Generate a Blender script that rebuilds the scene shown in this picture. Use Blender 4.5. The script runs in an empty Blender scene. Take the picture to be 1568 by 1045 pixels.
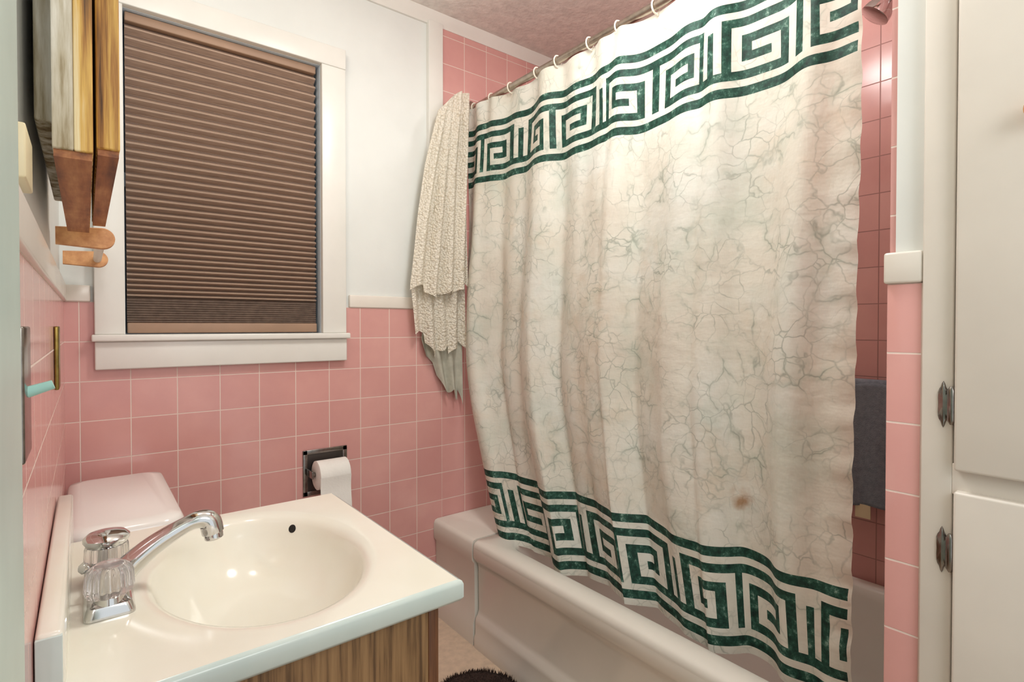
import bpy, bmesh, math, random
from mathutils import Vector, Matrix
random.seed(4)
S = bpy.context.scene
try:
    S.view_settings.view_transform = 'Standard'
    S.view_settings.look = 'None'
except Exception: pass

def lin(c):
    c = c/255.0
    return c/12.92 if c <= 0.04045 else ((c+0.055)/1.055)**2.4
def rgb(r,g,b): return (lin(r),lin(g),lin(b),1.0)

# ---------------- material helpers ----------------
class NT:
    def __init__(s, name):
        s.m = bpy.data.materials.new(name); s.m.use_nodes = True
        s.t = s.m.node_tree; s.n = s.t.nodes; s.l = s.t.links
        s.b = s.n['Principled BSDF']
        s.tc = s.n.new('ShaderNodeTexCoord')
    def new(s, typ, **kw):
        nd = s.n.new(typ)
        for k,v in kw.items():
            if k.startswith('_'): setattr(nd, k[1:], v)
            else: nd.inputs[k.replace('__',' ')].default_value = v
        return nd
    def link(s,a,b): s.l.new(a,b)
    def mapping(s, scale=(1,1,1), loc=(0,0,0)):
        mp = s.n.new('ShaderNodeMapping'); mp.inputs['Scale'].default_value = scale
        mp.inputs['Location'].default_value = loc
        s.link(s.tc.outputs['Object'], mp.inputs['Vector']); return mp.outputs[0]
    def noise(s, vec, scale, detail=3, rough=.55):
        n = s.new('ShaderNodeTexNoise', Scale=scale, Detail=detail, Roughness=rough)
        s.link(vec, n.inputs['Vector']); return n.outputs['Fac']
    def ramp(s, fac, stops):
        r = s.n.new('ShaderNodeValToRGB'); e = r.color_ramp.elements
        e[0].position, e[0].color = stops[0]; e[1].position, e[1].color = stops[-1]
        for p,c in stops[1:-1]:
            x = e.new(p); x.color = c
        s.link(fac, r.inputs[0]); return r.outputs[0]
    def mix(s, fac, a, b, blend='MIX'):
        m = s.n.new('ShaderNodeMix'); m.data_type='RGBA'; m.blend_type = blend
        if isinstance(fac,(int,float)): m.inputs[0].default_value = fac
        else: s.link(fac, m.inputs[0])
        for i,v in ((6,a),(7,b)):
            if isinstance(v, tuple): m.inputs[i].default_value = v
            else: s.link(v, m.inputs[i])
        return m.outputs[2]
    def math(s, op, a, b=0.0, c=None):
        m = s.n.new('ShaderNodeMath'); m.operation = op
        for i,v in ((0,a),(1,b)):
            if isinstance(v,(int,float)): m.inputs[i].default_value = v
            else: s.link(v, m.inputs[i])
        if c is not None: m.inputs[2].default_value=c
        return m.outputs[0]
    def bump(s, h, strength=.3, dist=.002, prev=None):
        b = s.new('ShaderNodeBump', Strength=strength, Distance=dist)
        s.link(h, b.inputs['Height'])
        if prev is not None: s.link(prev, b.inputs['Normal'])
        s.link(b.outputs[0], s.b.inputs['Normal']); return b.outputs[0]
    def col(s, c):
        if isinstance(c, tuple): s.b.inputs['Base Color'].default_value = c
        else: s.link(c, s.b.inputs['Base Color'])
    def pr(s, rough=.5, metal=0, spec=.5, **kw):
        s.b.inputs['Roughness'].default_value = rough
        s.b.inputs['Metallic'].default_value = metal
        s.b.inputs['Specular IOR Level'].default_value = spec
        for k,v in kw.items(): s.b.inputs[k.replace('__',' ')].default_value = v
        return s
    def translucent(s, c, fac):
        tr=s.n.new('ShaderNodeBsdfTranslucent')
        if isinstance(c,tuple): tr.inputs[0].default_value=c
        else: s.link(c,tr.inputs[0])
        mx=s.n.new('ShaderNodeMixShader'); mx.inputs[0].default_value=fac
        s.link(s.b.outputs[0],mx.inputs[1]); s.link(tr.outputs[0],mx.inputs[2])
        s.link(mx.outputs[0], s.n['Material Output'].inputs[0])

def simple(name, c, rough=.5, metal=0, var=.06, nscale=6, bump=0, bscale=60, bdist=.002, **kw):
    t = NT(name); t.pr(rough, metal, **kw)
    v = t.mapping()
    dark = tuple(x*(1-var*2.0) for x in c[:3])+(1,)
    t.col(t.ramp(t.noise(v, nscale), [(.3,dark),(.65,c)]))
    if bump: t.bump(t.noise(v,bscale,4), bump, bdist)
    return t.m

def tile_mat(name, axis, off, pu, pz=.1092, z0=1.217, c1=(223,170,163), c2=(214,159,153), grout=(234,212,202), dk=(202,144,141)):
    t = NT(name); t.pr(.16, 0, .5)
    sep = t.n.new('ShaderNodeSeparateXYZ'); t.link(t.tc.outputs['Object'], sep.inputs[0])
    u = t.math('ADD', sep.outputs[0 if axis=='x' else 1], -off+pu*20)
    z = t.math('ADD', sep.outputs[2], -z0+pz*20)
    cb = t.n.new('ShaderNodeCombineXYZ'); t.link(u, cb.inputs[0]); t.link(z, cb.inputs[1])
    br = t.n.new('ShaderNodeTexBrick'); br.offset=0; br.squash=1
    t.link(cb.outputs[0], br.inputs['Vector'])
    for k,v in (('Scale',1),('Mortar Size',.0016),('Mortar Smooth',.25),('Bias',0),('Brick Width',pu),('Row Height',pz)):
        br.inputs[k].default_value = v
    br.inputs['Color1'].default_value = rgb(*c1); br.inputs['Color2'].default_value = rgb(*c2)
    br.inputs['Mortar'].default_value = rgb(*grout)
    nz = t.noise(t.mapping(),7,4)
    mk_ = t.ramp(nz,[(.35,(0,0,0,1)),(.75,(.5,.5,.5,1))])
    inv = t.math('SUBTRACT', 1.0, br.outputs['Fac'])
    c = t.mix(t.math('MULTIPLY',mk_,inv), br.outputs['Color'], rgb(*dk))
    t.col(c)
    t.bump(inv,.7,.0012)
    rr = t.math('MULTIPLY_ADD', br.outputs['Fac'], .5, .15)
    t.link(rr, t.b.inputs['Roughness'])
    return t.m

# ---------------- geometry helpers ----------------
def link(ob, parent=None):
    S.collection.objects.link(ob)
    if parent: ob.parent = parent
    return ob
def empty(name):
    e = bpy.data.objects.new(name, None); e.empty_display_size=.05
    S.collection.objects.link(e); return e
def mk(name, verts, faces, mat, parent=None, smooth=True, angle=40):
    me = bpy.data.meshes.new(name); me.from_pydata([tuple(v) for v in verts], [], faces); me.update()
    bm = bmesh.new(); bm.from_mesh(me); bmesh.ops.recalc_face_normals(bm, faces=bm.faces); bm.to_mesh(me); bm.free()
    mats = mat if isinstance(mat,(list,tuple)) else [mat]
    for m in mats: me.materials.append(m)
    if smooth:
        for p in me.polygons: p.use_smooth=True
        me.set_sharp_from_angle(angle=math.radians(angle))
    return link(bpy.data.objects.new(name, me), parent)
def box(name, x0,x1,y0,y1,z0,z1, mat, parent=None, bevel=0, seg=3):
    bm = bmesh.new()
    bmesh.ops.create_cube(bm, size=1)
    for v in bm.verts:
        v.co = Vector(((x0+x1)/2+v.co.x*(x1-x0), (y0+y1)/2+v.co.y*(y1-y0), (z0+z1)/2+v.co.z*(z1-z0)))
    if bevel:
        bmesh.ops.bevel(bm, geom=list(bm.edges), offset=bevel, segments=seg, profile=.5, affect='EDGES')
    me = bpy.data.meshes.new(name); bm.to_mesh(me); bm.free(); me.materials.append(mat)
    if bevel:
        for p in me.polygons: p.use_smooth=True
        me.set_sharp_from_angle(angle=math.radians(50))
    return link(bpy.data.objects.new(name, me), parent)
def tube(name, pts, rad, mat, parent=None, n=20, cap=True):
    pts=[Vector(p) for p in pts]
    if not isinstance(rad,(list,tuple)): rad=[rad]*len(pts)
    vs=[];fs=[]; prevx=None
    for i,p in enumerate(pts):
        t = (pts[min(i+1,len(pts)-1)]-pts[max(i-1,0)]).normalized()
        if prevx is None:
            a = Vector((0,0,1)) if abs(t.z)<.9 else Vector((1,0,0))
            x = t.cross(a).normalized()
        else:
            x = (prevx - t*prevx.dot(t)).normalized()
        prevx=x; y=t.cross(x)
        for k in range(n):
            a=2*math.pi*k/n
            vs.append(p+(x*math.cos(a)+y*math.sin(a))*rad[i])
    for i in range(len(pts)-1):
        for k in range(n):
            k2=(k+1)%n
            fs.append((i*n+k,i*n+k2,(i+1)*n+k2,(i+1)*n+k))
    if cap:
        fs.append(tuple(range(n))[::-1]); fs.append(tuple(range((len(pts)-1)*n,len(pts)*n)))
    return mk(name,vs,fs,mat,parent)
def lathe(name, prof, loc, mat, parent=None, n=32, axis=Vector((0,0,1)), flute=None, sx=1, sy=1):
    q = Vector((0,0,1)).rotation_difference(Vector(axis).normalized())
    vs=[];fs=[]
    for (r,z) in prof:
        for k in range(n):
            a=2*math.pi*k/n
            rr=r*(1+(flute[1]*math.cos(flute[0]*a) if flute else 0))
            vs.append(Vector(loc)+q@Vector((rr*math.cos(a)*sx, rr*math.sin(a)*sy, z)))
    for i in range(len(prof)-1):
        for k in range(n):
            k2=(k+1)%n
            fs.append((i*n+k,i*n+k2,(i+1)*n+k2,(i+1)*n+k))
    fs.append(tuple(range(n))[::-1]); fs.append(tuple(range((len(prof)-1)*n,len(prof)*n)))
    return mk(name,vs,fs,mat,parent)
def rrect(x0,x1,y0,y1,r,z,n=10):
    out=[]
    for (cx,cy,a0) in ((x1-r,y1-r,0),(x0+r,y1-r,90),(x0+r,y0+r,180),(x1-r,y0+r,270)):
        for k in range(n+1):
            a=math.radians(a0+90*k/n); out.append((cx+r*math.cos(a),cy+r*math.sin(a),z))
    return out
def loft(name, rings, mat, parent=None, cap0=True, cap1=True, angle=40):
    n=len(rings[0]); vs=[p for r in rings for p in r]; fs=[]
    for i in range(len(rings)-1):
        for k in range(n):
            k2=(k+1)%n; fs.append((i*n+k,i*n+k2,(i+1)*n+k2,(i+1)*n+k))
    if cap0: fs.append(tuple(range(n))[::-1])
    if cap1: fs.append(tuple(range((len(rings)-1)*n,len(rings)*n)))
    return mk(name,vs,fs,mat,parent,angle=angle)

# ---------------- materials ----------------
M_wall = simple('painted_plaster', rgb(229,231,227), .55, var=.02, bump=.25, bscale=25)
M_trim = simple('white_gloss_paint', rgb(233,231,224), .3, var=.03, bump=.15, bscale=18)
M_cabp = simple('cream_cabinet_paint', rgb(228,221,211), .35, var=.035, bump=.18, bscale=14)
M_cap = simple('cap_tile', rgb(234,227,217), .2, var=.03)
M_ceil = simple('ceiling_stucco', rgb(238,231,225), .9, var=.08, nscale=30, bump=.7, bscale=60, bdist=.005)
M_floor = simple('vinyl_floor', rgb(218,196,172), .45, var=.08, nscale=40, bump=.1)
T_back = tile_mat('pink_tile_back','x',.1,.1135)
T_left = tile_mat('pink_tile_left','y',.02,.1105)
T_part = tile_mat('pink_tile_partition','y',.262,.1105,c1=(228,172,166),c2=(224,166,160),grout=(236,214,204),dk=(216,158,154))
T_alc = tile_mat('pink_tile_alcove','y',.04,.1105,grout=(170,124,118))
T_alcx = tile_mat('pink_tile_alcove_x','x',1.12,.1105)
M_toilet = simple('toilet_china', rgb(245,241,236), .15, var=.01)
M_tub = simple('tub_enamel', rgb(228,224,214), .14, var=.02)
M_chrome = simple('chrome', rgb(215,215,215), .08, 1, var=.02)
M_dchrome = simple('aged_chrome', rgb(150,145,140), .22, 1, var=.2, nscale=60)
M_brass = simple('aged_brass', rgb(150,130,70), .35, 1, var=.2, nscale=60)
M_black = simple('dark_void', rgb(20,18,16), .6)
M_door = simple('pale_green_paint', rgb(190,208,200), .4, var=.07, nscale=9, bump=.1)
M_aqua = simple('aqua_paint', rgb(170,222,212), .35)
M_creamp = simple('cream_plastic', rgb(228,214,176), .4)
M_rod = simple('rod_metal', rgb(190,178,165), .3, 1, var=.15, nscale=40)
M_hook = simple('hook_plastic', rgb(238,230,214), .4)
M_paper = simple('toilet_paper', rgb(240,238,232), .9, bump=.3, bscale=150)
M_grey = simple('grey_terry', rgb(134,142,152), .95, var=.12, nscale=80, bump=1, bscale=300)
M_rug = simple('brown_shag', rgb(74,54,46), .95, var=.25, nscale=90, bump=1, bscale=220, bdist=.01)
M_jamb = simple('jamb_paint', rgb(206,220,232), .4, var=.03)

def wood(name, stops, sc=(60,60,3), rough=.45, d=1.0):
    t=NT(name); t.pr(rough)
    v=t.mapping(sc); n1=t.noise(v,1.0,6,.6)
    n2=t.noise(t.mapping((6,6,1.2)),2.2,3)
    f=t.math('ADD', t.math('MULTIPLY',n1,.7), t.math('MULTIPLY',n2,.3*d))
    t.col(t.ramp(f,stops)); t.bump(n1,.15,.001); return t.m
M_vwood = wood('vanity_oak_laminate',[(.40,rgb(94,68,42)),(.48,rgb(136,104,68)),(.60,rgb(160,126,86))],(110,110,4))
M_vwood2 = wood('vanity_stile',[(.36,rgb(84,50,28)),(.6,rgb(146,96,58))])
M_pine = wood('honey_pine',[(.36,rgb(180,118,70)),(.6,rgb(222,166,112))], (40,6,40))
M_rust_y = wood('rustic_yellow',[(.37,rgb(84,56,32)),(.44,rgb(170,120,58)),(.51,rgb(218,176,92)),(.62,rgb(238,222,180))],(90,90,3),.6)
M_rust_w = wood('rustic_whitewash',[(.38,rgb(96,74,46)),(.46,rgb(142,124,88)),(.53,rgb(190,180,156)),(.64,rgb(230,226,214))],(60,60,5),.7,1.1)
M_rust_b = wood('rustic_brown',[(.36,rgb(104,58,32)),(.5,rgb(160,100,56)),(.64,rgb(196,140,90))],(60,5,60),.55)

t=NT('cultured_marble'); t.pr(.12)
n=t.noise(t.mapping(),3,4)
t.col(t.ramp(n,[(.3,rgb(236,232,215)),(.7,rgb(243,242,232))])); M_counter=t.m
t=NT('cultured_marble_edge'); t.pr(.15)
t.col(t.ramp(t.noise(t.mapping(),5,4),[(.3,rgb(196,214,210)),(.7,rgb(222,232,226))])); M_cedge=t.m
t=NT('clear_acrylic'); t.pr(.05); t.col(rgb(250,246,244)); t.b.inputs['Transmission Weight'].default_value=.85; t.b.inputs['IOR'].default_value=1.45; M_acr=t.m

def curtain_mat():
    t=NT('marble_print_fabric'); t.pr(.7,0,.2)
    v=t.mapping((1,1,1))
    nz=t.new('ShaderNodeTexNoise',Scale=7.0,Detail=4.0); t.link(v,nz.inputs['Vector'])
    ad=t.n.new('ShaderNodeVectorMath'); ad.operation='MULTIPLY_ADD'
    t.link(nz.outputs['Color'],ad.inputs[0]); ad.inputs[1].default_value=(.13,.13,.13); t.link(v,ad.inputs[2])
    def veins(scale,w):
        vo=t.n.new('ShaderNodeTexVoronoi'); vo.feature='DISTANCE_TO_EDGE'; vo.inputs['Scale'].default_value=scale
        t.link(ad.outputs[0],vo.inputs['Vector'])
        return t.ramp(vo.outputs['Distance'],[(0.0,(1,1,1,1)),(w,(0,0,0,1))])
    m1=t.ramp(t.noise(v,10,3),[(.44,(0,0,0,1)),(.66,(1,1,1,1))])
    m2=t.ramp(t.noise(t.mapping((1,1,1),(3,2,1)),8,3),[(.42,(0,0,0,1)),(.64,(1,1,1,1))])
    a=t.math('MULTIPLY',veins(13,.032),m1); b=t.math('MULTIPLY',veins(21,.045),m2)
    soft=t.math('MULTIPLY',veins(13,.16),m1)
    f=t.math('MULTIPLY',t.math('MAXIMUM',a,b),.5)
    base=t.ramp(t.noise(v,3.2,4),[(.32,rgb(226,221,207)),(.48,rgb(234,233,220)),(.62,rgb(236,239,230)),(.74,rgb(226,236,226))])
    blot=t.ramp(t.noise(t.mapping((1,1,1),(7,1,4)),5.5,5),[(.50,(0,0,0,1)),(.72,(.5,.5,.5,1))])
    c=t.mix(blot,base,rgb(200,214,200))
    blot2=t.ramp(t.noise(t.mapping((1,1,1),(2,8,1)),7,5),[(.56,(0,0,0,1)),(.76,(.42,.42,.42,1))])
    c=t.mix(blot2,c,rgb(222,202,174))
    c=t.mix(t.math('MULTIPLY',soft,.28),c,rgb(158,178,160))
    c=t.mix(f,c,rgb(108,128,114))
    # rust stain (position on the cloth: y,z only)
    vyz=t.mapping((0,1,1))
    vm=t.n.new('ShaderNodeVectorMath'); vm.operation='DISTANCE'
    vm2=t.n.new('ShaderNodeVectorMath'); vm2.operation='MULTIPLY_ADD'
    nzs=t.new('ShaderNodeTexNoise',Scale=22.0,Detail=4.0); t.link(v,nzs.inputs['Vector'])
    t.link(nzs.outputs['Color'],vm2.inputs[0]); vm2.inputs[1].default_value=(.0,.09,.07); t.link(vyz,vm2.inputs[2])
    t.link(vm2.outputs[0],vm.inputs[0]); vm.inputs[1].default_value=(0,.695+.045,.725+.035)
    st=t.ramp(vm.outputs['Value'],[(.008,(.75,.75,.75,1)),(.034,(0,0,0,1))])
    c=t.mix(st,c,rgb(168,118,58))
    t.col(c)
    b1=t.bump(t.noise(t.mapping((3,3,1.2)),9,4),.3,.012)
    t.bump(t.noise(t.mapping((1,1,2.2),(5,5,5)),11,3),.35,.01,b1)
    t.translucent(c,.25)
    return t.m
M_curt=curtain_mat()
t=NT('green_marble_print'); t.pr(.6,0,.3)
vv=t.mapping((1,1,1)); n=t.noise(vv,48,7,.74)
t.col(t.ramp(n,[(.34,rgb(10,34,28)),(.50,rgb(26,66,54)),(.58,rgb(52,92,78)),(.64,rgb(112,142,128)),(.72,rgb(186,200,188))])); M_green=t.m
t=NT('crochet_lace'); t.pr(.85,0,.1)
vo=t.n.new('ShaderNodeTexVoronoi'); vo.inputs['Scale'].default_value=130; t.link(t.mapping(),vo.inputs['Vector'])
cc=t.ramp(vo.outputs['Distance'],[(.3,rgb(246,240,226)),(.95,rgb(218,207,186))]); t.col(cc); t.bump(vo.outputs['Distance'],1,.005); t.translucent(cc,.2); M_lace=t.m
M_lace2=simple('grey_green_liner', rgb(190,188,172), .8, var=.12, nscale=25, bump=.6, bscale=60)

# ---------------- room shell ----------------
XL=-.045; YB=1.88; XR=1.85; ZC=2.38; YN=-.9; YP=.3087
box('floor', XL-.1,XR+.1,YN,YB+.1,-.06,0,M_floor)
box('ceiling', XL-.1,XR+.1,YN,YB+.1,ZC,ZC+.06,M_ceil)
w=empty('wall_left')
box('plaster',XL-.1,XL-.008,.26,YB+.1,0,ZC,M_wall,w)
box('plaster_over_door',XL-.1,XL-.008,YN,.26,2.12,ZC,M_wall,w)
box('tile_wainscot',XL-.01,XL,.41,YB,0,1.217,T_left,w)
box('cap_tiles',XL-.01,XL+.006,.41,YB,1.217,1.262,M_cap,w,bevel=.004)
WX0,WX1,WZ0,WZ1=.088,.640,1.127,2.046
w=empty('wall_back')
def wallpiece(nm,x0,x1,z0,z1,m,th=.11,front=YB):
    box(nm,x0,x1,front,YB+th,z0,z1,m,w)
wallpiece('plaster_left',XL-.1,WX0,1.2,ZC,M_wall,front=YB+.008)
wallpiece('plaster_right',WX1,1.12,1.2,ZC,M_wall,front=YB+.008)
wallpiece('plaster_top',WX0,WX1,WZ1,ZC,M_wall,front=YB+.008)
wallpiece('tile_low',XL,1.12,0,1.03,T_back)
wallpiece('tile_left',XL,.03,1.03,1.217,T_back)
wallpiece('tile_right',.70,1.12,1.03,1.217,T_back)
wallpiece('tile_under',.03,.70,1.03,1.10,T_back)
wallpiece('tile_alcove',1.12,XR,0,2.34,T_alcx)
wallpiece('plaster_alcove_top',1.12,XR,2.34,ZC,M_wall)
box('cap_l',XL,.012,YB-.006,YB+.02,1.217,1.262,M_cap,w,bevel=.004)
box('cap_r',.74,1.06,YB-.006,YB+.02,1.217,1.262,M_cap,w,bevel=.004)
box('trim_1',1.058,1.122,YB-.014,YB+.02,1.262,2.345,M_trim,None,bevel=.003)
def crown(nm,x0,x1):
    pr=[(0,0),(-.012,.0),(-.016,.012),(-.03,.03),(-.034,.045),(0,.045)]
    r=[[(x,YB+.01+p[0],ZC-.045+p[1]) for p in pr] for x in (x0,x1)]
    loft(nm,r,M_trim,None,angle=25)
crown('trim_2',XL,XR)
w=empty('wall_right'); box('alcove_tiles',XR,XR+.1,.2,YB+.1,0,2.34,T_alc,w); box('alcove_plaster',XR,XR+.1,.2,YB+.1,2.34,ZC,M_wall,w)
w=empty('wall_partition')
box('alcove_end_tiles',1.012,XR,YP-.01,YP,0,2.34,T_alcx,w)
box('stud_wall',1.008,XR,.262,YP-.009,0,ZC,M_wall,w)
box('tile_face',1.0,1.012,.2615,YP,0,1.217,T_part,w,bevel=.002)
box('cap_tiles',.995,1.012,.2615,YP+.004,1.217,1.266,M_cap,w,bevel=.004)
lc=empty('linen_cabinet')
box('carcass',1.0,1.5,-.9,.2605,0,ZC,M_cabp,lc)
box('face_stile',.993,1.002,.2224,.2605,0,ZC,M_cabp,lc,bevel=.002)
box('rail_mid',.993,1.002,-.4,.2224,.905,.95,M_cabp,lc,bevel=.001)
box('door_upper',.978,.998,-.32,.218,.942,2.3,M_cabp,lc,bevel=.004)
box('door_lower',.978,.998,-.32,.218,.1,.912,M_cabp,lc,bevel=.004)
for i,z in enumerate((1.035,.82,1.9)):
    lathe('hinge_plate_%d'%i,[(.001,0),(.032,0),(.032,.0015),(.026,.004),(.001,.005)],(.994,.2335,z),M_dchrome,lc,24,(-1,0,0),flute=(6,.08),sx=1,sy=.22)
    tube('hinge_barrel_%d'%i,[(.985,.222,z-.028),(.985,.222,z-.022),(.985,.222,z+.022),(.985,.222,z+.028)],[.002,.0055,.0055,.002],M_dchrome,lc,12)
lathe('knob',[(.008,0),(.007,.01),(.014,.018),(.016,.026),(.010,.032),(.001,.033)],(.978,.129,1.43),M_pine,lc,24,(-1,0,0))

d=empty('door_1')
box('casing',XL+.0005,-.028,.22,.405,0,2.1,M_door,d,bevel=.004)
box('leaf',XL-.05,XL-.005,-.6,.25,.005,2.08,M_door,d,bevel=.002)

# ---------------- window ----------------
wn=empty('window_1')
box('casing_left',.019,WX0,YB-.020,YB+.01,1.127,2.11,M_trim,wn,bevel=.003)
box('casing_right',WX1,.723,YB-.020,YB+.01,1.127,2.11,M_trim,wn,bevel=.003)
box('casing_top',.019,.723,YB-.024,YB+.01,WZ1,2.115,M_trim,wn,bevel=.003)
box('stool',.012,.730,YB-.04,YB+.09,1.108,1.127,M_trim,wn,bevel=.004)
box('apron',.019,.723,YB-.024,YB+.005,1.03,1.108,M_trim,wn,bevel=.004)
box('jamb_left',WX0-.02,WX0+.001,YB,YB+.11,WZ0,WZ1,M_jamb,wn)
box('jamb_right',WX1-.001,WX1+.02,YB,YB+.11,WZ0,WZ1,M_jamb,wn)
box('jamb_top',WX0,WX1,YB,YB+.11,WZ1-.001,WZ1+.02,M_jamb,wn)
M_glass=simple('night_glass', rgb(120,135,150), .05)
box('glass',WX0,WX1,YB+.09,YB+.095,WZ0,WZ1,M_glass,wn)
box('meeting_rail',WX0,WX1,YB+.07,YB+.1,1.56,1.60,M_jamb,wn)
t=NT('pleated_blind'); t.pr(.7)
t.col(t.ramp(t.noise(t.mapping((8,8,200)),3,4),[(.3,rgb(136,112,96)),(.7,rgb(162,136,118))])); M_blind=t.m
M_ridge_hi=simple('blind_pleat_highlight',rgb(206,182,162),.6,var=.04)  # paler tone paints a highlight along each pleat front
M_crease_shade=simple('blind_pleat_shade',rgb(92,72,60),.7,var=.04)  # darker tone paints shade into the pleat folds
M_blind2=simple('blind_rail', rgb(168,136,112), .5, var=.08)
M_blind3=simple('blind_stack', rgb(118,100,88), .7, var=.15,nscale=60)
bl=empty('pleated_window_blind')
bx0,bx1=WX0+.006,WX1-.010
box('head_rail',bx0,bx1,YB+.012,YB+.05,2.018,2.044,M_blind2,bl,bevel=.003)
vs=[];z=2.018; zs=[]
while z>1.235:
    f=(2.018-z)/.78
    p=.0300-.0160*f**1.2
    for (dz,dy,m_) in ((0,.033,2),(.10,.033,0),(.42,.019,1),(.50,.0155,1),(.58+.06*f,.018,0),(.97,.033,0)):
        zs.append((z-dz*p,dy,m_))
    z-=p
zs.append((z,.034,0))
for (zz,dy,m_) in zs:
    vs+= [(bx0,YB+dy,zz),(bx1,YB+dy,zz)]
fs=[(2*i,2*i+1,2*i+3,2*i+2) for i in range(len(zs)-1)]
o=mk('pleats',vs,fs,[M_blind,M_ridge_hi,M_crease_shade],bl,angle=25)
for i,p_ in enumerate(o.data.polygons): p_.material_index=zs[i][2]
vs=[];fs=[]; k=0
zz=z
while zz>1.157:
    vs+=[(bx0,YB+.022+(k%2)*.004,zz),(bx1,YB+.022+(k%2)*.004,zz)]; zz-=.0035; k+=1
for i in range(k-1): fs.append((2*i,2*i+1,2*i+3,2*i+2))
mk('stacked_pleats',vs,fs,M_blind3,bl,smooth=False)
box('bottom_rail',bx0,bx1,YB+.012,YB+.042,1.130,1.160,M_blind2,bl,bevel=.003)

# ---------------- bathtub ----------------
tb=empty('bathtub')
R=[]
x0,x1,y0,y1=1.08,1.845,.312,1.603
zt=.383
R.append(rrect(x0+.004,x1,y0,y1,.012,.34))
R.append(rrect(x0,x1,y0,y1,.012,.362))
R.append(rrect(x0+.003,x1,y0,y1,.014,.374))
R.append(rrect(x0+.012,x1-.004,y0+.006,y1-.006,.016,zt))
R.append(rrect(x0+.072,x1-.04,y0+.07,y1-.07,.10,zt))
R.append(rrect(x0+.084,x1-.05,y0+.082,y1-.082,.10,zt-.008))
R.append(rrect(x0+.09,x1-.055,y0+.09,y1-.09,.10,zt-.03))
R.append(rrect(x0+.12,x1-.08,y0+.13,y1-.15,.12,.14))
R.append(rrect(x0+.15,x1-.11,y0+.16,y1-.19,.12,.085))
R.append(rrect(x0+.22,x1-.18,y0+.24,y1-.26,.12,.075))
loft('basin',R,M_tub,tb,cap0=False,angle=60)
pr=[(x0+.002,.366),(x0,.352),(x0,.325),(x0+.006,.312),(x0+.018,.300),(x0+.022,.285),(x0+.024,.13),(x0+.020,.115),(x0+.010,.10),(x0+.008,.085),(x0+.008,.045),(x0+.003,.035),(x0+.003,0),(x0+.05,0),(x0+.05,.366)]
r=[[(p[0]+o_,yy,p[1]) for p in pr] for yy,o_ in ((y0,0),(y1-.012,0),(y1-.003,.003),(y1,.012))]
loft('apron',r,M_tub,tb,angle=50)
pr=[(x0+.02,.383),(x0+.008,.379),(x0+.002,.366),(x0+.002,.31),(x0+.012,.295),(x0+.014,.1),(x0+.006,.08),(x0+.006,0),(x1,0),(x1,.383)]
r=[[(p[0],yy,p[1]) for p in pr] for yy in (y1+.004,YB-.002)]
loft('end_filler',r,M_tub,tb,angle=50)

# ---------------- curtain ----------------
RX,RZ=1.262,2.048
rod=empty('shower_curtain_rod')
tube('tube',[(RX,YB-.005,RZ),(RX,YP+.005,RZ)],.0125,M_rod,rod)
for yy,s in ((YB-.001,-1),(YP+.001,1)):
    lathe('flange_%d'%(s+1),[(.032,0),(.032,.006),(.018,.016),(.014,.03)],(RX,yy,RZ),M_rod,rod,24,(0,s,0))
A=["#######","#......","#.#####","#.#...#","#.###.#","#.....#","#######"]
B=[r[::-1] for r in A]
G1=["###",".#.",".#.",".#.",".#.",".#.",".#."]
G2=["...",".#.",".#.",".#.",".#.",".#.","###"]
unit=[A[i]+G1[i]+B[i]+G2[i] for i in range(7)]
UW=len(unit[0])
NC=72; SUB=6; NX=NC*SUB
bandh=[1.1,.8]+[1.0]*7+[.8,1.1]
rows=[]
def seg(z0,z1,n):
    for i in range(n): rows.append((z0+(z1-z0)*i/n, None))
def band(z0,z1):
    T=sum(bandh); a=0
    for i,h in enumerate(bandh):
        for k in range(3):
            rows.append((z0+(z1-z0)*(a+h*k/3)/T, i))
        a+=h
seg(2.036,1.945,6); band(1.945,1.712); seg(1.712,.606,80); band(.606,.376); seg(.376,.358,3)
rows.append((.358,None))
hooks=11
def cpos(s,z):
    tz=max(0,min(1,(2.03-z)/1.67))
    tl=max(0,min(1,(1.05-z)/.69))
    yl=1.862-.26*tl**1.3
    yr=.436-.004*math.sin(tz*7)
    y=yl+(yr-yl)*s
    topw=math.exp(-tz*9)
    x=RX-.004-.035*tz
    amp=.011+.015*min(1,tz*2.5)
    x+=amp*(math.sin(2*math.pi*(4.6*s+.25+.25*math.sin(tz*2.2)))*1.0+.45*math.sin(2*math.pi*(8.3*s+.1+.35*tz)))
    x+=.005*math.sin(2*math.pi*13.7*s+tz*3)*(1-.4*tz)
    x+=.009*topw*math.cos(2*math.pi*hooks*s)
    x-=.045*math.exp(-s*14)*(1-.5*tz)
    ed=max(0,(s-.955)/.045)
    x+=.004*math.sin(z*66+s*5)*ed+.003*math.sin(z*121+2)*ed*tz
    x+=.004*math.sin(11*z+9*s)*math.sin(23*s+3*z)
    y+=.012*math.sin(2*math.pi*(4.6*s+.55))*(1-s**6)+.006*math.sin(2*math.pi*13.7*s)*(.3+tz)*(1-s**6)
    zz=z-.008*topw*(1-math.cos(2*math.pi*hooks*s))/2
    zz+=.010*math.sin(2*math.pi*2.3*s+1)*max(0,(tz-.7)/.3)
    return (x,y,zz)
vs=[];fs=[];mi=[]
for (z,b) in rows:
    for c in range(NX+1): vs.append(cpos(c/NX,z))
for r_ in range(len(rows)-1):
    b=rows[r_][1]
    for c in range(NX):
        fs.append((r_*(NX+1)+c,r_*(NX+1)+c+1,(r_+1)*(NX+1)+c+1,(r_+1)*(NX+1)+c))
        g=0
        if b is not None:
            cell=c//SUB
            if b in (0,10): g=1
            elif 2<=b<=8:
                g=1 if unit[b-2][(cell+(3 if r_<60 else 11))%UW]=='#' else 0
        if c>=NX-2: g=0
        mi.append(g)
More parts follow.
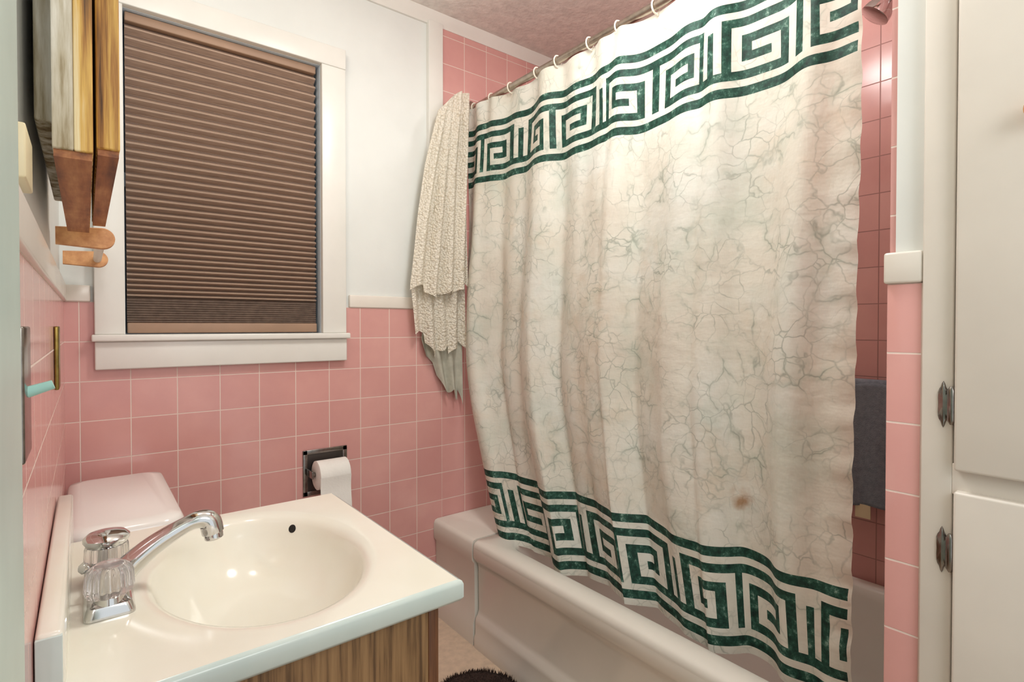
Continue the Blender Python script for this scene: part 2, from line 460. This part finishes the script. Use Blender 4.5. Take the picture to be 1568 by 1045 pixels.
me=bpy.data.meshes.new('shower_curtain'); me.from_pydata(vs,[],fs); me.update()
me.materials.append(M_curt); me.materials.append(M_green)
for p,g in zip(me.polygons,mi): p.material_index=g; p.use_smooth=True
sc=bpy.data.objects.new('shower_curtain',me); link(sc)
for i in range(hooks+1):
    s=min(.995,max(.005,i/hooks)); p=cpos(s,2.03)
    pts=[]
    for k in range(15):
        a=math.radians(-70+k*320/14)
        pts.append((RX+.016*math.cos(a),p[1],RZ-.002+.019*math.sin(a)))
    pts.append((p[0]-.003,p[1],p[2]-.004))
    tube('hook_%d'%i,pts,.0026,M_hook,rod,8)

# ---------------- lace drape ----------------
lace=empty('lace_curtain_drape')
def panel(nm,z_top,z_bot,lx,rx,yc,ph,mat,nf=5,amp=.014,jag=.02,slope=0):
    nu,nv=90,60; vs=[];fs=[]
    for j in range(nv+1):
        v=j/nv
        for i in range(nu+1):
            u=i/nu
            zb=z_bot+slope*u+jag*math.sin(u*9+ph)+jag*.6*(1 if math.sin(u*14+ph)>0 else -1)
            z=z_top(u)+(zb-z_top(u))*v
            X=lx(z)+(rx-lx(z))*u
            sp=min(1,.25+v*1.3)
            y=yc+amp*sp*math.sin(2*math.pi*(nf*u+ph)+1.2*v)+.006*math.sin(17*u+6*v)
            vs.append((X,y,z))
    for j in range(nv):
        for i in range(nu):
            a=j*(nu+1)+i; fs.append((a,a+1,a+nu+2,a+nu+1))
    mk(nm,vs,fs,mat,lace,angle=180)
def interp(tab):
    tab2=sorted(tab)
    def f(z):
        if z<=tab2[0][0]: return tab2[0][1]
        for a,b in zip(tab2,tab2[1:]):
            if z<=b[0]: return a[1]+(b[1]-a[1])*(z-a[0])/(b[0]-a[0])
        return tab2[-1][1]
    return f
L1=interp([(2.07,1.085),(1.95,1.055),(1.76,1.01),(1.55,.975),(1.3,.945)])
L2=interp([(2.0,1.12),(1.3,.955),(1.07,.98)])
L3=interp([(1.4,1.04),(1.1,1.01),(.85,1.10)])
panel('outer_layer',lambda u:1.97+.10*math.sin(min(1,u*1.3)*1.57),1.27,L1,1.20,1.80,.1,M_lace,4,slope=.02)
panel('middle_layer',lambda u:1.9+.1*u,1.09,L2,1.20,1.832,.4,M_lace,4,.011,.03,slope=-.05)
panel('inner_layer',lambda u:1.6,.98,L3,1.20,1.855,.7,M_lace2,3,.008,.04,slope=-.17)

# ---------------- shower head, towel ----------------
sh=empty('shower_head')
tube('arm',[(1.44,YP+.002,1.96),(1.44,.36,1.955),(1.43,.40,1.93),(1.425,.425,1.905)],.009,M_chrome,sh)
lathe('head',[(.011,0),(.013,.02),(.02,.03),(.03,.055),(.032,.068),(.028,.07),(.001,.07)],(1.425,.425,1.905),M_chrome,sh,32,(-.25,.55,-.75))
lathe('flange',[(.03,0),(.028,.006),(.012,.012)],(1.44,YP+.001,1.96),M_chrome,sh,24,(0,1,0))
tw=empty('wall_towel_bar')
for yy in (.44,.72): box('post_%d'%int(yy*100),XR-.05,XR-.001,yy-.012,yy+.012,.955,.985,M_chrome,tw,bevel=.004)
tube('bar',[(XR-.035,.44,.97),(XR-.035,.72,.97)],.008,M_chrome,tw)
gt=empty('grey_towel')
def hang(nm,x,y0_,y1_,z0_,z1_,sg):
    nu,nv=30,40; vs=[];fs=[]
    for j in range(nv+1):
        for i in range(nu+1):
            u=i/nu;v=j/nv
            vs.append((x+sg*(.006+.006*v*math.sin(u*11+sg)), y0_+(y1_-y0_)*u+.012*v*math.sin(4*v), z0_+(z1_-z0_)*v+.006*math.sin(u*5)))
    for j in range(nv):
        for i in range(nu):
            a=j*(nu+1)+i; fs.append((a,a+1,a+nu+2,a+nu+1))
    o=mk(nm,vs,fs,M_grey,gt,angle=180)
    md=o.modifiers.new('s','SOLIDIFY'); md.thickness=.006
hang('front_flap',XR-.048,.535,.69,.978,.62,-1)
hang('back_flap',XR-.022,.50,.69,.978,.64,1)
tube('fold',[(XR-.035,.53,.978),(XR-.035,.69,.978)],.016,M_grey,gt)
box('care_tag',XR-.056,XR-.053,.59,.63,.585,.625,M_creamp,gt)
tv=empty('tub_faucet')
lathe('valve',[(.03,0),(.028,.006),(.014,.012),(.016,.05),(.02,.055),(.001,.06)],(1.52,YP+.001,.62),M_chrome,tv,24,(0,1,0))

# ---------------- toilet paper holder ----------------
tp=empty('toilet_paper_holder')
px0,px1,pz0,pz1=.575,.728,.57,.727
box('flange_top',px0,px1,YB-.006,YB-.001,pz1-.016,pz1,M_dchrome,tp,bevel=.002)
box('flange_bottom',px0,px1,YB-.006,YB-.001,pz0,pz0+.016,M_dchrome,tp,bevel=.002)
box('flange_l',px0,px0+.016,YB-.006,YB-.001,pz0,pz1,M_dchrome,tp,bevel=.002)
box('flange_r',px1-.016,px1,YB-.006,YB-.001,pz0,pz1,M_dchrome,tp,bevel=.002)
box('recess',px0+.014,px1-.014,YB-.003,YB-.0005,pz0+.014,pz1-.014,simple('recess_metal',rgb(90,86,84),.35,1),tp)
for xx in (px0+.012,px1-.018): box('arm_%d'%int(xx*1000),xx,xx+.006,YB-.06,YB-.004,.64,.665,M_dchrome,tp,bevel=.002)
tube('roller',[(px0+.015,YB-.05,.652),(px1-.015,YB-.05,.652)],.008,M_dchrome,tp)
tube('roll',[(px0+.026,YB-.055,.650),(px0+.028,YB-.055,.650),(px1-.024,YB-.055,.650),(px1-.022,YB-.055,.650)],[.044,.048,.048,.044],M_paper,tp,40)
vs=[];fs=[]
for j in range(14):
    z=.65-.16*j/13; y=YB-.055-.0485+ .004*math.sin(j*.5)
    vs+=[(px0+.027,y,z),(px1-.023,y,z)]
for j in range(13): fs.append((2*j,2*j+1,2*j+3,2*j+2))
mk('loose_sheet',vs,fs,M_paper,tp)

# ---------------- toilet ----------------
to=empty('toilet')
ty0,ty1=1.345,1.825
def tr(x0,x1,y0,y1,z,r): return rrect(x0,x1,y0,y1,r,z,8)
loft('tank',[tr(XL+.015,.135,ty0+.03,ty1-.03,.37,.03),tr(XL+.008,.150,ty0+.012,ty1-.012,.45,.035),tr(XL+.006,.158,ty0+.008,ty1-.008,.70,.04)],M_toilet,to)
loft('tank_lid',[tr(XL+.008,.160,ty0+.006,ty1-.006,.70,.04),tr(XL+.004,.168,ty0,ty1,.706,.045),tr(XL+.004,.168,ty0,ty1,.730,.045),tr(XL+.010,.162,ty0+.008,ty1-.008,.742,.04),tr(XL+.03,.14,ty0+.03,ty1-.03,.747,.03)],M_toilet,to,angle=60)
def ell(cx,cy,a,b,z,n=40): return [(cx+a*math.cos(2*math.pi*k/n),cy+b*math.sin(2*math.pi*k/n),z) for k in range(n)]
cy=(ty0+ty1)/2
loft('bowl',[ell(.36,cy,.20,.10,0),ell(.36,cy,.18,.09,.08),ell(.37,cy,.19,.11,.2),ell(.39,cy,.25,.17,.33),ell(.39,cy,.26,.18,.385)],M_toilet,to)
loft('seat_lid',[ell(.39,cy,.26,.18,.386),ell(.39,cy,.268,.188,.395),ell(.39,cy,.268,.188,.415),ell(.39,cy,.25,.17,.425)],M_toilet,to,angle=60)
box('bowl_neck',.05,.25,cy-.11,cy+.11,.2,.385,M_toilet,to,bevel=.03)
tube('flush_lever',[(.158,ty0+.06,.66),(.178,ty0+.06,.66),(.182,ty0+.13,.655)],.006,M_chrome,to)

# ---------------- vanity ----------------
va=empty('bathroom_vanity')
ZT=.74; cx0,cx1,cyy0,cyy1=XL+.002,.4775,.733,1.322
ex,ey,ea,eb=.242,1.03,.168,.240
angs=sorted(set([2*math.pi*k/120 for k in range(120)]+[math.atan2(sy,sx)%(2*math.pi) for sx,sy in ((cx1-ex,cyy1-ey),(cx0-ex,cyy1-ey),(cx0-ex,cyy0-ey),(cx1-ex,cyy0-ey))]))
def rect_ring(ins,z):
    o=[]
    for a in angs:
        dx,dy=math.cos(a),math.sin(a); ts=[]
        if dx>1e-9: ts.append((cx1-ex)/dx)
        if dx<-1e-9: ts.append((cx0-ex)/dx)
        if dy>1e-9: ts.append((cyy1-ey)/dy)
        if dy<-1e-9: ts.append((cyy0-ey)/dy)
        tt=min(ts); X=ex+dx*tt; Y=ey+dy*tt
        X=min(max(X,cx0+ins),cx1-ins); Y=min(max(Y,cyy0+ins),cyy1-ins)
        o.append((X,Y,z))
    return o
def el_ring(k,z,sh=0): return [(ex+sh+ea*k*math.cos(a),ey+eb*k*math.sin(a),z) for a in angs]
top=[rect_ring(.007,ZT),el_ring(1.12,ZT),el_ring(1.06,ZT-.001),el_ring(1.0,ZT-.006),el_ring(.965,ZT-.016),el_ring(.93,ZT-.034),el_ring(.86,ZT-.065),el_ring(.75,ZT-.094),el_ring(.6,ZT-.116),el_ring(.4,ZT-.130,-.005),el_ring(.2,ZT-.137,-.01),el_ring(.09,ZT-.139,-.01)]
loft('countertop_basin',top,M_counter,va,cap0=False,angle=80)
loft('countertop_edge',[rect_ring(.007,ZT),rect_ring(.002,ZT-.002),rect_ring(0,ZT-.007),rect_ring(0,ZT-.028),rect_ring(.004,ZT-.034),rect_ring(.03,ZT-.034)],M_cedge,va,cap0=False,cap1=False,angle=60)
box('backsplash',XL+.001,XL+.024,cyy0,cyy1,ZT-.036,.832,M_counter,va,bevel=.005)
box('backsplash_end',XL+.0012,XL+.0235,cyy0-.002,cyy0+.004,ZT-.034,.828,M_cedge,va,bevel=.001)
lathe('drain',[(.022,0),(.021,.003),(.012,.003),(.011,-.002),(.001,-.002)],(ex-.01,ey,ZT-.1385),M_chrome,va,24)
VX1=.448; VY0=.765; VY1=1.315; VZ=ZT-.034
box('side_near',XL+.003,VX1-.016,VY0,VY0+.014,.0,VZ,M_vwood,va)
box('side_far',XL+.003,VX1-.016,VY1-.014,VY1,.0,VZ,M_vwood,va)
box('front_stile_near',VX1-.018,VX1,VY0-.002,VY0+.05,.0,VZ,M_vwood2,va,bevel=.001)
box('front_stile_far',VX1-.018,VX1,VY1-.05,VY1,.0,VZ,M_vwood2,va,bevel=.001)
box('front_rail',VX1-.018,VX1,VY0+.05,VY1-.05,.62,VZ,M_vwood2,va)
box('front_bottom_rail',VX1-.018,VX1,VY0+.05,VY1-.05,0,.1,M_vwood2,va)
for i,(a,b) in enumerate(((VY0+.035,1.034),(1.040,VY1-.035))):
    box('door_%d'%i,VX1,VX1+.017,a,b,.09,.65,M_vwood2,va,bevel=.004)
    box('door_panel_%d'%i,VX1+.017,VX1+.021,a+.05,b-.05,.14,.60,M_vwood,va,bevel=.003)
oa=math.atan2(.717,.618); k=.955
lathe('overflow_hole',[(.0085,0),(.0085,.002),(.006,.003),(.001,.003)],(ex+ea*k*math.cos(oa),ey+eb*k*math.sin(oa),ZT-.026),M_black,va,20,(-math.cos(oa),-math.sin(oa)*.7,.35))

# ---------------- faucet ----------------
fc=empty('sink_faucet')
FX,FY=.024,1.025
loft('base_plate',[rrect(FX-.030,FX+.030,FY-.085,FY+.085,.010,ZT+.0005),rrect(FX-.030,FX+.030,FY-.085,FY+.085,.010,ZT+.005),rrect(FX-.026,FX+.026,FY-.080,FY+.080,.010,ZT+.016),rrect(FX-.018,FX+.018,FY-.070,FY+.070,.010,ZT+.021)],M_chrome,fc,angle=30)
def sub(pts,n=6):
    out=[];P=[Vector(p) for p in pts]
    for i in range(len(P)-1):
        a=P[max(i-1,0)];b=P[i];c=P[i+1];d_=P[min(i+2,len(P)-1)]
        for k in range(n):
            t_=k/n
            out.append(.5*((2*b)+(-a+c)*t_+(2*a-5*b+4*c-d_)*t_*t_+(-a+3*b-3*c+d_)*t_**3))
    out.append(P[-1]); return out
sp=sub([(FX+.005,FY,ZT+.012),(FX+.022,FY,ZT+.034),(FX+.055,FY,ZT+.060),(FX+.090,FY,ZT+.079),(FX+.118,FY,ZT+.089),(FX+.136,FY,ZT+.084),(FX+.142,FY,ZT+.064)])
N_=len(sp)-1
rr=[]
for i in range(N_+1):
    f=i/N_
    rr.append(.021-.008*min(1,f/.55) if f<.6 else .013+.004*min(1,(f-.6)/.25))
tube('spout',sp,rr,M_chrome,fc,24)
lathe('aerator',[(.0135,0),(.0145,.003),(.0145,.010),(.011,.012)],(FX+.142,FY,ZT+.064),M_chrome,fc,24,(.15,0,-1))
lathe('spout_hub',[(.026,0),(.025,.010),(.021,.022),(.014,.030),(.001,.032)],(FX,FY,ZT+.014),M_chrome,fc,28)
tube('lift_rod',[(FX-.026,FY-.01,ZT+.016),(FX-.026,FY-.01,ZT+.050)],.0028,M_chrome,fc,10)
lathe('lift_knob',[(.003,0),(.007,.004),(.0085,.009),(.005,.013),(.001,.014)],(FX-.022,FY-.01,ZT+.052),M_chrome,fc,16,(-1,-.3,.2))
for i,yy in enumerate((FY-.062,FY+.062)):
    lathe('handle_stem_%d'%i,[(.019,0),(.017,.010),(.010,.012),(.010,.02)],(FX,yy,ZT+.016),M_chrome,fc,24)
    lathe('handle_%d'%i,[(.020,0),(.027,.003),(.029,.010),(.028,.030),(.025,.038),(.020,.042)],(FX,yy,ZT+.026),M_acr,fc,120,flute=(14,.045))
    lathe('handle_core_%d'%i,[(.010,0),(.008,.034),(.001,.035)],(FX,yy,ZT+.028),M_chrome,fc,16)
    if i: lathe('handle_cap_%d'%i,[(.026,-.008),(.031,.0),(.031,.005),(.025,.011),(.012,.014),(.001,.0145)],(FX,yy,ZT+.0665),M_chrome,fc,36)
    else: lathe('handle_cap_%d'%i,[(.017,0),(.017,.002),(.012,.004),(.001,.004)],(FX,yy,ZT+.0685),M_acr,fc,32)

# ---------------- rustic medicine cabinet ----------------
mc=empty('rustic_wall_cabinet')
box('back_plank',XL+.001,-.026,.82,1.33,1.385,2.0,M_rust_w,mc,bevel=.003)
box('frame_plank',-.026,-.008,.745,1.33,1.338,2.02,M_rust_w,mc,bevel=.002)
box('frame_edge',-.008,.0085,.745,1.33,1.338,2.02,M_rust_y,mc,bevel=.002)
box('door_plank',.0115,.033,.765,1.32,1.35,2.0,M_rust_y,mc,bevel=.002)
box('bottom_board',-.025,.0075,.75,1.325,1.330,1.338,M_rust_b,mc)
box('door_bottom',.0125,.032,.77,1.315,1.343,1.350,M_rust_b,mc)
tbar=empty('wooden_towel_bar')
def peg(nm,y):
    n=16
    pts=[(XL+.001,1.326-.017)]+[(.028+.021*math.cos(math.radians(-90+180*k/n)),1.326+.021*math.sin(math.radians(-90+180*k/n))) for k in range(n+1)]+[(XL+.001,1.326+.017)]
    r=[[(p[0],yy,1.326+(p[1]-1.326)*s_) for p in pts] for yy,s_ in ((y-.008,.93),(y-.006,1),(y+.006,1),(y+.008,.93))]
    loft(nm,r,M_pine,tbar,angle=35)
peg('bracket_near',1.37); peg('bracket_far',1.80)
tube('dowel',[(.026,1.377,1.326),(.026,1.795,1.326)],.009,M_hook,tbar)
sw=empty('light_switch_plate')
box('plate',XL+.0005,XL+.005,.60,.67,1.035,1.15,M_dchrome,sw,bevel=.002)
tube('toggle',[(XL+.004,.635,1.092),(XL+.022,.635,1.098)],[.005,.004],M_aqua,sw,12)
ow=empty('brass_outlet_plate')
box('plate',XL+.0005,XL+.007,1.27,1.34,1.035,1.15,M_brass,ow,bevel=.002)
nl=empty('cream_outlet_cover')
box('plate',XL-.007,XL+.004,.66,.74,1.285,1.335,M_creamp,nl,bevel=.002)

# ---------------- rug ----------------
ru=empty('brown_bath_mat')
cxr,cyr=.92,1.335
loft('base',[ell(cxr,cyr,.13,.13,.001),ell(cxr,cyr,.145,.145,.008),ell(cxr,cyr,.14,.14,.02),ell(cxr,cyr,.12,.12,.026)],M_rug,ru,angle=80)
vs=[];fs=[]
for i in range(5200):
    a=random.uniform(0,6.283); r_=.143*math.sqrt(random.random())
    X=cxr+r_*math.cos(a);Y=cyr+r_*math.sin(a)
    b=random.uniform(0,6.283);w_=.0026
    dx,dy=random.uniform(-.005,.005)+.003*math.cos(a),random.uniform(-.005,.005)+.003*math.sin(a)
    n0=len(vs); vs+=[(X+w_*math.cos(b),Y+w_*math.sin(b),.016),(X-w_*math.cos(b),Y-w_*math.sin(b),.016),(X+dx,Y+dy,.031+random.uniform(-.003,.003))]
    fs.append((n0,n0+1,n0+2))
mk('pile',vs,fs,M_rug,ru,smooth=False)

# ---------------- lighting ----------------
M_em=NT('lamp_glass'); M_em.pr(.3); M_em.col(rgb(255,250,240)); M_em.b.inputs['Emission Color'].default_value=(1,.97,.92,1); M_em.b.inputs['Emission Strength'].default_value=2.0
cl=empty('added_ceiling_light')  # unseen fixture, added to brighten the room, ceiling and alcove
LX,LY=.82,.85
lathe('dome',[(.14,0),(.14,.012),(.12,.04),(.08,.06),(.001,.07)],(LX,LY,ZC-.001),M_em.m,cl,40,(0,0,-1))
sl=empty('added_alcove_light')  # made-up fixture over the tub, there to lighten the alcove
lathe('dome',[(.09,0),(.09,.01),(.075,.03),(.04,.042),(.001,.045)],(1.56,1.0,ZC-.001),M_em.m,sl,36,(0,0,-1))
vl=empty('vanity_light')
box('back_bar',XL-.007,XL+.02,.80,1.28,2.12,2.18,M_chrome,vl,bevel=.004)
for i in range(3):
    lathe('globe_%d'%i,[(.012,0),(.02,.008),(.036,.03),(.040,.048),(.034,.068),(.018,.082),(.001,.086)],(XL+.018,.88+.16*i,2.15),M_em.m,vl,28,(1,0,-.1))
def area(nm,loc,rot,size,e,c=(1,.99,.97)):
    l=bpy.data.lights.new(nm,'AREA'); l.energy=e; l.size=size; l.color=c; l.shape='DISK'
    o=bpy.data.objects.new(nm,l); o.location=loc; o.rotation_euler=rot; S.collection.objects.link(o); return o
area('ceiling_fill',(LX,LY,ZC-.08),(0,0,0),.3,5.5)  # fill light for the added ceiling dome
area('alcove_fill',(1.56,1.0,ZC-.05),(0,0,0),.16,3.2)  # added fill inside the alcove, also lights the curtain from behind
area('camera_side_fill',(.35,-.75,1.75),(math.radians(95),0,math.radians(-14)),.7,7)  # soft fill added behind the camera, no actual fixture there
def pt(nm,loc,e,r):
    l=bpy.data.lights.new(nm,'POINT'); l.energy=e; l.shadow_soft_size=r; l.color=(1,.99,.965)
    o=bpy.data.objects.new(nm,l); o.location=loc; S.collection.objects.link(o)
pt('ceiling_fill_point',(LX,LY,2.12),7,.08)  # added point fill hung below the dome to reach the ceiling
pt('vanity_bulb',(.13,1.04,2.13),5,.08)
wd=bpy.data.worlds.new('world'); S.world=wd; wd.use_nodes=True
wd.node_tree.nodes['Background'].inputs[0].default_value=(.94,.98,1,1)
wd.node_tree.nodes['Background'].inputs[1].default_value=1.0

# ---------------- camera ----------------
cam=bpy.data.cameras.new('camera'); co=bpy.data.objects.new('camera',cam); S.collection.objects.link(co)
cam.sensor_width=36; cam.lens=830/1568*36; cam.clip_start=.01
cam.shift_y=-.007
co.location=(0,0,1.15)
co.rotation_euler=(math.radians(90-.8),0,math.radians(-38.2))
S.camera=co
